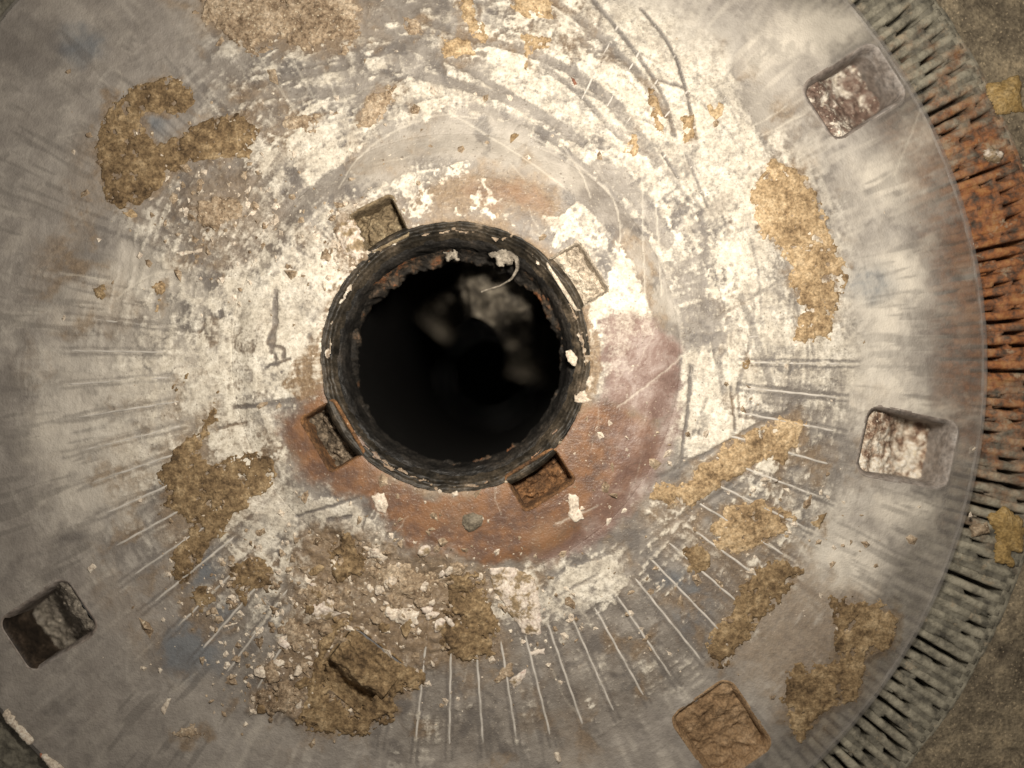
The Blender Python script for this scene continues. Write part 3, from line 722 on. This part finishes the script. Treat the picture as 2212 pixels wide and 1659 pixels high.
paint(hub, x, y, np.ones(len(x)))
# rim bead
def rim_z(X, Y, R, T):
    s = np.clip((R - (R_DISC - 6)) / 16, 0, 1)
    return 4 * np.sin(np.pi * np.minimum(s * .62 + .12, 1)) + 2.0 * (fbm(X, Y, 30, 71, 3) - .5) - 34 * sstep(.82, 1.0, s)
annulus(R_DISC - 6, R_DISC + 10, 10, 1000, rim_z, 'rim', M['rim'], disc, mid=(OX, OY))

# radial ribs, one every five degrees
def rib_mesh(k):
    r0 = 596 + random.uniform(-14, 20); r1 = 846 + random.uniform(-8, 8); ns = 24
    vs = []; fs = []
    prof = [(-4.2, -5), (-2.6, 1.8), (0, 3.6), (2.6, 1.8), (4.2, -5)]
    for i in range(ns + 1):
        t = i / ns; r = r0 + (r1 - r0) * t; e = min(1, t * 9, (1 - t) * 14) ** .5
        wob = .5 * math.sin(i * 1.3 + k)
        for px, pz in prof: vs.append((r * U, (px * (.55 + .45 * e) * (.9 + .1 * math.sin(i * 2.1 + k)) + wob) * U, (pz * e + (e - 1) * 3) * U))
    n5 = len(prof)
    for i in range(ns):
        for j in range(n5 - 1): fs.append((i * n5 + j, (i + 1) * n5 + j, (i + 1) * n5 + j + 1, i * n5 + j + 1))
    fs.append(tuple(range(n5))); fs.append(tuple(reversed(range(ns * n5, (ns + 1) * n5))))
    me = bpy.data.meshes.new('rib'); me.from_pydata(vs, [], fs); me.update(); me.materials.append(M['rib'])
    me.polygons.foreach_set('use_smooth', np.ones(len(me.polygons), bool))
    return me
rib_meshes = [rib_mesh(k) for k in range(5)]
for k in range(72):
    a = 1.0 + 5 * k
    if (190 < a < 352 and not (295 < a < 350)) or 98 < a < 120: continue           # the upper ones lie buried in lime
    o = bpy.data.objects.new('rib', rib_meshes[k % 5]); col.objects.link(o); o.parent = disc
    o.location = W(CX, CY, -1.0 if a < 185 else -2.8); o.rotation_euler = (0, 0, -math.radians(a))

# pockets and notches: liner with wall, floor with its filling
def liner(name, rc, depth, wall_mat, floor_mat, fill, seed, rad=24, lip=3.5, lum=10, taper=7, zt=0.0, slope=0.0, span=(.55, -1.05), outer_mat=None):
    a = math.radians(rc[4]); n = 72
    def ring_pts(grow, rd):
        hu, hv = rc[2] / 2 + grow, rc[3] / 2 + grow; rd = max(min(rd, hu - 1, hv - 1), 1); out = []
        for cxx, cyy, s in ((hu - rd, hv - rd, 0), (-hu + rd, hv - rd, 90), (-hu + rd, -hv + rd, 180), (hu - rd, -hv + rd, 270)):
            for q in range(n // 4):
                an = math.radians(s + 90 * q / (n // 4 - 1)); out.append((cxx + rd * math.cos(an), cyy + rd * math.sin(an)))
        return out
    steps = [(5, zt - 2.5), (2.5, zt + lip * .8), (0, zt + lip * .7), (-2.5, zt - lip * .3), (-taper * .8, zt - 9), (-taper, -depth * .5), (-taper - 3, -depth - 8)]
    vs = []
    for gi, (gr, zz) in enumerate(steps):
        for (u, v) in ring_pts(gr, rad + gr):
            wx = rc[0] + u * math.cos(a) - v * math.sin(a); wy = rc[1] + u * math.sin(a) + v * math.cos(a)
            j = 2.2 * (vnoise(np.array([wx / 16.]), np.array([wy / 16. + seed]), 80)[0] - .5)
            vs.append(W(wx + j, wy + j, zz + j * .6))
    fs = []
    for i in range(len(steps) - 1):
        for j in range(n): fs.append((i * n + j, (i + 1) * n + j, (i + 1) * n + (j + 1) % n, i * n + (j + 1) % n))
    wall = mesh_obj(name, vs, fs, wall_mat, disc)
    if outer_mat:
        wall.data.materials.append(outer_mat); rp = ring_pts(0, rad)
        for p in wall.data.polygons:
            if p.index // n >= 3 and rp[p.index % n][0] > rc[2] / 2 - rad * .6: p.material_index = 1
    hu, hv = rc[2] / 2 - taper + 3, rc[3] / 2 - taper + 3
    us = np.linspace(-hu, hu, 56); vv = np.linspace(-hv, hv, 48); UU, VV = np.meshgrid(us, vv)
    X = rc[0] + UU * math.cos(a) - VV * math.sin(a); Y = rc[1] + UU * math.sin(a) + VV * math.cos(a)
    Z = -depth + lum * 2.2 * (fbm(X, Y, 30, seed, 4) - .5) + lum * .9 * (fbm(X, Y, 9, seed + 1, 2) - .5) + fill * sstep(.2, 1, fbm(X, Y, 60, seed + 2, 2)) + slope * depth * sstep(span[0], span[1], UU / hu)
    idx = np.arange(X.size).reshape(X.shape)
    ff = np.stack([idx[:-1, :-1].ravel(), idx[1:, :-1].ravel(), idx[1:, 1:].ravel(), idx[:-1, 1:].ravel()], 1)
    mesh_obj('filling', to_w(X.ravel(), Y.ravel(), Z.ravel()), ff, floor_mat, wall)
    return wall
pf = [M['pocket_plum'], M['pocket_pale'], M['pocket_brown'], M['pocket_grey'], M['pocket_grey'], M['pocket_brown'], M['pocket_grey'], M['pocket_grey']]
pl = ['recessed square pocket with plum-brown floor and white crumbs', 'recessed square pocket with thick white crumbs', 'recessed square pocket filled with brown scale', 'recessed square pocket with dark outer wall', None, None, None, None]
for i, rc in enumerate(POCKETS):
    o = liner('pocket', rc, (92, 92, 34, 96)[i], (M['pocket_wall'], M['pocket_wall'], M['pocket_brown'], M['pocket_wall'])[i], pf[i], 10, 90 + i * 7, lip=1.5, rad=28, taper=10, slope=(.8, .8, .7, .93)[i], outer_mat=M['pocket_black'] if i == 3 else None)
    if pl[i]: o['label'] = pl[i]
liner('pocket', INNER, 46, M['tan_dark'], M['tan_dark'], 14, 300, lip=5, rad=18, lum=10, slope=1.15, span=(.85, .1))['label'] = 'inner pocket choked with brown scale'
HZ = 16
nm = [M['notch_brown'], M['notch_pale'], M['notch_dark'], M['notch_rust']]
nw = [M['notch_brown'], M['notch_pale'], M['notch_rust'], M['notch_rust']]
nl = ['notch with dark brown filling', 'notch filled with pale crumbs', 'rust-edged notch with black and white filling', 'rust-edged notch with brown filling']
for i, rc in enumerate(NOTCH):
    o = liner('notch', rc, (26, 6, 26, 28)[i], nw[i], nm[i], 10, 200 + i * 9, rad=12, lip=2, lum=22, taper=6, zt=HZ + 5)
    o['label'] = nl[i]

# ---------------------------------------------------------------- raised crust and loose flakes
def patch(name, poly, thick, mat, parent=None, seed=0, jag=6, cell=3.0, on_hub=True, lift=0, rough=1.0, holes=0.0):
    xs = [p[0] for p in poly]; ys = [p[1] for p in poly]
    X0, Y0, X1, Y1 = min(xs) - jag * 2 - 4, min(ys) - jag * 2 - 4, max(xs) + jag * 2 + 4, max(ys) + jag * 2 + 4
    def dd(X, Y):
        d = sdf_poly(poly, X, Y)
        return d + jag * 2.6 * (fbm(X, Y, 40, 400 + seed, 3) - .5) + jag * 2.6 * (fbm(X, Y, 13, 401 + seed, 3, .7) - .5)
    x, y, f, bad = sheet(X0, Y0, X1, Y1, cell, lambda X, Y: dd(X, Y) > 0, None)
    if len(f) == 0: return None
    d = dd(x, y)
    for it in range(2):                                           # pull the border onto the outline
        e = .7; b = d < 0
        gx_ = (dd(x[b] + e, y[b]) - dd(x[b] - e, y[b])) / (2 * e); gy_ = (dd(x[b], y[b] + e) - dd(x[b], y[b] - e)) / (2 * e)
        g2 = np.maximum(gx_ ** 2 + gy_ ** 2, .3); st = np.clip(-d[b] / g2, 0, 3)
        x[b] += gx_ * st; y[b] += gy_ * st; d = dd(x, y)
    hs = sample(HGT, x, y)
    body = thick * (.35 * sstep(-.5, 4, d) + .65 * sstep(0, 22, d)) * (1 - .5 * rough + 1.0 * rough * fbm(x, y, 26, 402 + seed, 4)) + rough * 2.0 * (fbm(x, y, 7, 403 + seed, 2) - .5)
    body = body - holes * (thick + 5) * sstep(.66, .72, fbm(x, y, 22, 404 + seed, 5, .7) + .07 * sstep(20, 2, d))
    zz = np.where(bad, hs - 2.0, hs + body + .6 + lift)
    o = mesh_obj(name, to_w(x, y, zz), f, mat, parent)
    return o
T = M['tan']; TD = M['tan_dark']; PT = M['pinktan']
for i, (mt, th, poly, jg) in enumerate(CR):
    patch('scale_crust', poly, th, M[mt], disc, i * 3, jg * 1.15, holes=1.0)

for i in range(2):
    a0_, a1_ = ((136.6, 141.0), (131.5, 135.2))[i]
    ring_ = [(R_DISC + 9, a) for a in np.linspace(a0_, a1_, 9)] + [(R_DISC - 11, a) for a in np.linspace(a1_, a0_, 9)]
    patch('rim_deposit', [(OX + r_ * math.cos(math.radians(a)), OY + r_ * math.sin(math.radians(a))) for r_, a in ring_], 9, M['chalk'], disc, 820 + 3 * i, 3.5, 2.5, lift=3)
FL = [
 ('lime_flake', 'chalk', 6, [(808, 1068), (835, 1058), (845, 1085), (838, 1108), (815, 1100)], 3, 'white flake on the rust stain left below the hole', 'flake'),
 ('lime_flake', 'chalk', 6, [(1228, 1065), (1248, 1072), (1252, 1095), (1262, 1120), (1245, 1128), (1230, 1110)], 4, 'white flake on the rust stain below the lower right notch', 'flake'),
 ('grey_chip', 'stone', 12, [(1000, 1112), (1022, 1100), (1045, 1108), (1043, 1135), (1015, 1145), (1000, 1130)], 3, 'dark grey chip on the rust stain straight below the hole', 'chip'),
 ('lime_flake', 'mottled', 7, [(1050, 1222), (1120, 1225), (1155, 1250), (1165, 1300), (1172, 1372), (1130, 1368), (1100, 1320), (1070, 1280)], 4, 'large mottled pinkish flake below the rust stain', 'flake'),
 ('lime_flake', 'mottled', 8, [(672, 1300), (700, 1288), (735, 1300), (738, 1325), (705, 1340), (675, 1325)], 4, 'pale pinkish flake above the scale-choked inner pocket', 'flake'),
 ('lime_flake', 'chalk', 8, [(835, 1300), (860, 1315), (905, 1320), (902, 1345), (870, 1350), (835, 1330)], 6, 'jagged cream flake in the debris heap below the hole', 'flake'),
 ('lime_flake', 'chalk', 5, [(790, 1180), (815, 1178), (842, 1200), (832, 1218), (800, 1205)], 4, 'white flake at the top of the debris heap', 'flake'),
 ('brown_chip', 'tan_dark', 3, [(1100, 290), (1112, 283), (1128, 292), (1112, 300), (1102, 310)], 2, 'tiny brown three-cornered chip on the bare plastic above the hole', 'chip'),
 ('red_chip', 'redchip', 3, [(1234, 168), (1242, 170), (1248, 182), (1240, 185)], 1.5, 'tiny dark red chip on white lime near the top', 'chip'),
 ('tan_chip', 'tan', 3, [(1526, 228), (1535, 226), (1543, 240), (1552, 222), (1567, 222), (1560, 250), (1545, 262), (1532, 248)], 2, 'small tan V-shaped chip left of the upper right pocket', 'chip'),
 ('tan_flake', 'chalk', 5, [(1220, 760), (1232, 757), (1245, 775), (1240, 790), (1225, 780)], 2, 'small cream flake on the right edge of the hole', 'flake'),
 ('tan_flake', 'chalk', 6, [(1238, 855), (1262, 842), (1268, 858), (1285, 865), (1255, 872), (1236, 870)], 3, 'cream flake on the rim between the hole and rust stain', 'flake'),
 ('white_crumb', 'chalk', 8, [(1197, 1628), (1208, 1625), (1214, 1645), (1205, 1655), (1200, 1645)], 3, 'white crumb near the bottom edge of the picture', 'crumb'),
 ('pale_sliver', 'chalk', 4, [(345, 1535), (360, 1508), (370, 1508), (355, 1545)], 2, 'pale sliver on grey plastic at lower left', 'sliver'),
 ('pale_sliver', 'chalk', 5, [(596, 1390), (604, 1375), (622, 1372), (608, 1400), (598, 1402)], 2, 'cream sliver left of the scale-choked inner pocket', 'sliver'),
 ('pale_sliver', 'chalk', 5, [(480, 1352), (515, 1342), (512, 1348), (484, 1358)], 1.5, 'thin curved cream sliver on grey plastic left of the debris heap', 'sliver'),
 ('pale_crumb', 'chalk', 7, [(188, 1228), (200, 1218), (210, 1225), (195, 1237)], 2, 'yellowish crumb above the lower left pocket', 'crumb'),
 ('lime_flake', 'chalk', 5, [(380, 545), (420, 540), (440, 535), (436, 545), (390, 553)], 2.5, 'thin white flake lying across crumbs left of the hole', 'flake'),
 ('pale_flake', 'mottled', 5, [(1100, 1470), (1140, 1440), (1130, 1470), (1110, 1490)], 3, 'greyish flake caught between ribs at the bottom', 'flake'),
 ('pale_flake', 'mottled', 5, [(1140, 1408), (1180, 1398), (1175, 1412), (1145, 1418)], 3, 'slim greyish flake lying across a rib', 'flake'),
 ('brown_flake', 'pinktan', 5, [(1085, 1440), (1105, 1430), (1110, 1460), (1070, 1475)], 4, 'reddish brown flake between ribs below the debris heap', 'flake'),
 ('pale_flake', 'mottled', 10, [(728, 505), (760, 470), (785, 505), (795, 545), (775, 570), (745, 545)], 6, 'pinkish lump of flakes beside the upper left notch', 'lump'),
]
for i, (nme, mt, th, poly, jg, lab, cat) in enumerate(FL):
    o = patch(nme, poly, th, M[mt], None, 200 + i * 3, jg, 2.2, rough=.7)
    if o: tag(o, lab, cat)

hr = np.random.default_rng(77)
kinds = [('chalk', 'white_flake', 'small white flake among the brown debris below the hole', 'white flakes in the debris'),
         ('mottled', 'mottled_flake', 'small mottled flake among the brown debris below the hole', 'mottled flakes in the debris'),
         ('pinktan', 'dull_brown_flake', 'small dull brown flake among the debris below the hole', 'dull brown flakes in the debris'),
         ('tan_dark', 'dark_brown_flake', 'small dark brown flake among the debris below the hole', 'dark brown flakes in the debris')]
for i in range(64):
    mt, nme, lab, grp = kinds[(0, 1, 2, 3, 2, 1)[i % 6]]
    if i < 46: px, py = hr.uniform(650, 1010), hr.uniform(1175, 1400)
    else: px, py = hr.uniform(560, 700), hr.uniform(1380, 1540)
    if rect_d(INNER, np.array([px]), np.array([py]))[0] < 26: continue
    rad = hr.uniform(8, 22) * (1.25 if mt in ('pinktan', 'tan_dark') else .9); el = hr.uniform(.45, 1.0); a0 = hr.uniform(0, 6.28)
    poly = []
    for q in range(7):
        an = q / 7 * 6.283; rq = rad * hr.uniform(.7, 1.15)
        u, v = rq * math.cos(an), rq * el * math.sin(an); poly.append((px + u * math.cos(a0) - v * math.sin(a0), py + u * math.sin(a0) + v * math.cos(a0)))
    o = patch(nme, poly, hr.uniform(4, 9), M[mt], None, 900 + i * 3, 2.6, 2.3, rough=.6, lift=hr.uniform(0, 5))
    if o: tag(o, lab if i < 46 else lab.replace('below the hole', 'left of the inner pocket'), 'flake', grp)
# countless crumbs
def crumbs(name, mat, n, regions, smin, smax, seed, label):
    r = np.random.default_rng(seed); V = []; F = []; b = 0
    base = np.array([(1, 0, 0), (.3, .95, 0), (-.8, .6, 0), (-.8, -.6, 0), (.3, -.95, 0), (.1, .05, .8), (-.2, -.1, .7)])
    tw = sum(q[4] for q in regions)
    for q in regions:
        k = int(n * q[4] / tw)
        for i in range(k):
            px = r.normal(q[0], q[2]); py = r.normal(q[1], q[3])
            R = math.hypot(px - CX, py - CY)
            if R < R_HOLE + 4 or R > R_DISC - 20: continue
            if any(rect_d(rc, np.array([px]), np.array([py]))[0] < 0 for rc in RECTS + NOTCH): continue
            s = smin + (smax - smin) * r.random() ** 3; a = r.uniform(0, 6.28); el = r.uniform(.5, 1.6)
            h = float(sample(HGT if R < HUB_R else relief, np.array([px]), np.array([py]))[0])
            v = base * np.array([s * el, s, s * .9]) * (1 + .35 * r.normal(size=(7, 1)))
            ca, sa = math.cos(a), math.sin(a)
            vx = px + v[:, 0] * ca - v[:, 1] * sa; vy = py + v[:, 0] * sa + v[:, 1] * ca
            V.append(to_w(vx, vy, h - .8 + np.abs(v[:, 2])))
            F += [(b, b + 1, b + 5), (b + 1, b + 2, b + 5), (b + 2, b + 6, b + 5), (b + 2, b + 3, b + 6), (b + 3, b + 4, b + 6), (b + 4, b + 5, b + 6), (b + 4, b, b + 5)]
            b += 7
    o = mesh_obj(name, np.concatenate(V), F, mat, None, False); o['kind'] = 'stuff'; tag(o, label, 'crumbs')
    return o
reg = [(760, 1280, 110, 90, 1.7), (600, 1450, 70, 70, 1.3), (480, 460, 110, 90, 1.1), (980, 800, 420, 380, 1.0), (1000, 1330, 170, 90, 1.6), (500, 1280, 90, 80, 1.2), (760, 540, 40, 50, .8), (1230, 1030, 80, 70, .12), (1600, 1150, 200, 160, 1), (700, 300, 260, 160, .7)]
crumbs('pale_crumbs', M['chalk'], 1700, reg, 1.3, 9, 1, 'tiny pale lime crumbs scattered over the plastic disc')
crumbs('brown_crumbs', M['pinktan'], 1400, reg, 1.3, 12, 2, 'tiny brown scale crumbs scattered over the plastic disc')

# lumps on the slotted ring and surround
LUMPS = [('ochre_lump', 'ochre', [(2150, 1120), (2190, 1100), (2230, 1130), (2230, 1200), (2180, 1190)], 'ochre lump on the slotted ring near the right edge'),
         ('ochre_lump', 'ochre', [(2150, 170), (2220, 150), (2230, 230), (2170, 235)], 'ochre lump on slotted ring beside the upper right pocket'),
         ('pale_lump', 'mottled', [(2140, 318), (2165, 308), (2190, 322), (2180, 345), (2150, 345)], 'greyish white lump on rusty slots at right'),
         ('ochre_lump', 'ochre', [(2165, 1175), (2200, 1170), (2210, 1230), (2170, 1220)], 'tan lump below the larger ochre lump on the slotted ring'),
         ('pale_lump', 'pinktan', [(2115, 1145), (2150, 1130), (2160, 1160), (2120, 1165)], 'dull tan lump touching the disc rim at right')]
for i, (nme, mt, poly, lab) in enumerate(LUMPS):
    o = patch(nme, poly, 14, M[mt], None, 500 + 3 * i, 4, 3)
    o.location.z = (RING_TOP + 3) * U
    tag(o, lab, 'lump')
o = patch('orange_chip', [(84, 1628), (93, 1624), (96, 1636), (86, 1639)], 5, M['orange'], None, 560, 1.5, 2); tag(o, 'small bright orange chip by the rim at lower left', 'chip')

# ---------------------------------------------------------------- the opening in the middle
pipe = empty('drain_pipe', 'black pipe opening with grimy collar in the middle of the disc', 'pipe')
def lathe(name, prof, na, mat, parent, jr, jz, seed, sc_=1.0):
    n = len(prof); aa = np.linspace(0, 2 * math.pi, na, endpoint=False)
    pr = np.array(prof)
    A, I = np.meshgrid(aa, np.arange(n), indexing='ij')
    R = pr[I, 0]; Z = pr[I, 1]
    w = pr[I, 2] if pr.shape[1] > 2 else 1.0
    bx = CX + R * np.cos(A); by = CY + R * np.sin(A)
    R = R + jr * w * ((fbm(bx, by + Z * .7, 46, seed, 4) - .5) * 2 + .6 * (fbm(bx + Z, by, 12, seed + 1, 3) - .5))
    Z = Z + jz * w * (fbm(bx, by + Z, 24, seed + 2, 4) - .5) * 2
    X = CX + R * np.cos(A); Y = CY + R * np.sin(A)
    idx = np.arange(na * n).reshape(na, n); nx = np.roll(idx, -1, 0)
    f = np.stack([idx[:, :-1].ravel(), idx[:, 1:].ravel(), nx[:, 1:].ravel(), nx[:, :-1].ravel()], 1)
    return mesh_obj(name, to_w(X.ravel(), Y.ravel(), Z.ravel()), f, mat, parent)
def dense(pts, n):
    pts = np.array(pts, float); t = np.linspace(0, len(pts) - 1, n)
    return [tuple(np.interp(q, np.arange(len(pts)), pts[:, k]) for k in range(pts.shape[1])) for q in t]
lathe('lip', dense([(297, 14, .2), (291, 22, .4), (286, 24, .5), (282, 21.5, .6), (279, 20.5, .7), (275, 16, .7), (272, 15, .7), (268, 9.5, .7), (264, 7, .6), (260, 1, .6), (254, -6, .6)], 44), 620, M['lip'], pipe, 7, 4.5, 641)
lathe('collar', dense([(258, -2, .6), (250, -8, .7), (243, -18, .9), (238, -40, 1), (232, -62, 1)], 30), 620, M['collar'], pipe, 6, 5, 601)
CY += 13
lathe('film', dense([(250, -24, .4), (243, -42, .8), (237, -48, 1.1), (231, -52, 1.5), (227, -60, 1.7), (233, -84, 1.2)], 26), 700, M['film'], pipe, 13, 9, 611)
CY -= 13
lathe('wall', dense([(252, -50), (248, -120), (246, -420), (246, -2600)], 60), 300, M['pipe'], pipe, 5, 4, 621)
# debris on a ledge deep inside
def ledge_z(X, Y, R, T):
    a = np.abs(((T + math.radians(62)) + math.pi) % (2 * math.pi) - math.pi)
    k = sstep(1.25, .25, a + .5 * (fbm(X, Y, 50, 631, 3) - .5))
    return -235 + 60 * (fbm(X, Y, 70, 632, 4) - .5) + 50 * sstep(95, 190, R) - 600 * (1 - k)
annulus(112, 238, 36, 240, ledge_z, 'ledge', M['ledge'], pipe, math.radians(-140), math.radians(15))
annulus(1, 245, 6, 64, lambda X, Y, R, T: np.full(X.shape, -2600.0), 'floor', M['pipe'], pipe)
# curled shaving hanging over the edge
pts = [(1075, 545, 4), (1100, 548, 10), (1116, 560, 8), (1118, 580, -6), (1105, 600, -20), (1080, 614, -30), (1050, 622, -38), (1038, 626, -42)]
pp = dense(pts, 30); V = []; F = []
for i, (x_, y_, z_) in enumerate(pp):
    t = i / 29; w_ = 2.4 + 4.5 * math.sin(math.pi * min(t * 1.6, 1)) * (1 - t)
    d = np.array(pp[min(i + 1, 29)]) - np.array(pp[max(i - 1, 0)]); L = math.hypot(d[0], d[1]) + 1e-6; nx_, ny_ = -d[1] / L, d[0] / L
    for s_, dz in ((-1, 0), (-.3, 1.6), (.5, 1.2), (1, -.6), (.2, -2.0)): V.append(W(x_ + nx_ * w_ * s_, y_ + ny_ * w_ * s_, z_ + dz * 1.4))
for i in range(29):
    for j in range(5): F.append((i * 5 + j, (i + 1) * 5 + j, (i + 1) * 5 + (j + 1) % 5, i * 5 + (j + 1) % 5))
o = mesh_obj('curled_shaving', V, F, M['grime_pale']); tag(o, 'pale curled shaving hanging over the upper right edge of the hole', 'shaving')
for i, (poly, lab) in enumerate((([(1060, 548), (1085, 535), (1112, 545), (1108, 570), (1080, 575)], 'ragged grey lump at the root of the curled shaving'), ([(965, 548), (985, 540), (988, 560), (970, 562)], 'tiny grey lump on the upper lip of the hole'))):
    o = patch('grime_lump', poly, 12, M['grime_pale'], None, 700 + 3 * i, 6, 2.2); o.location.z = -22 * U
    tag(o, lab, 'lump')
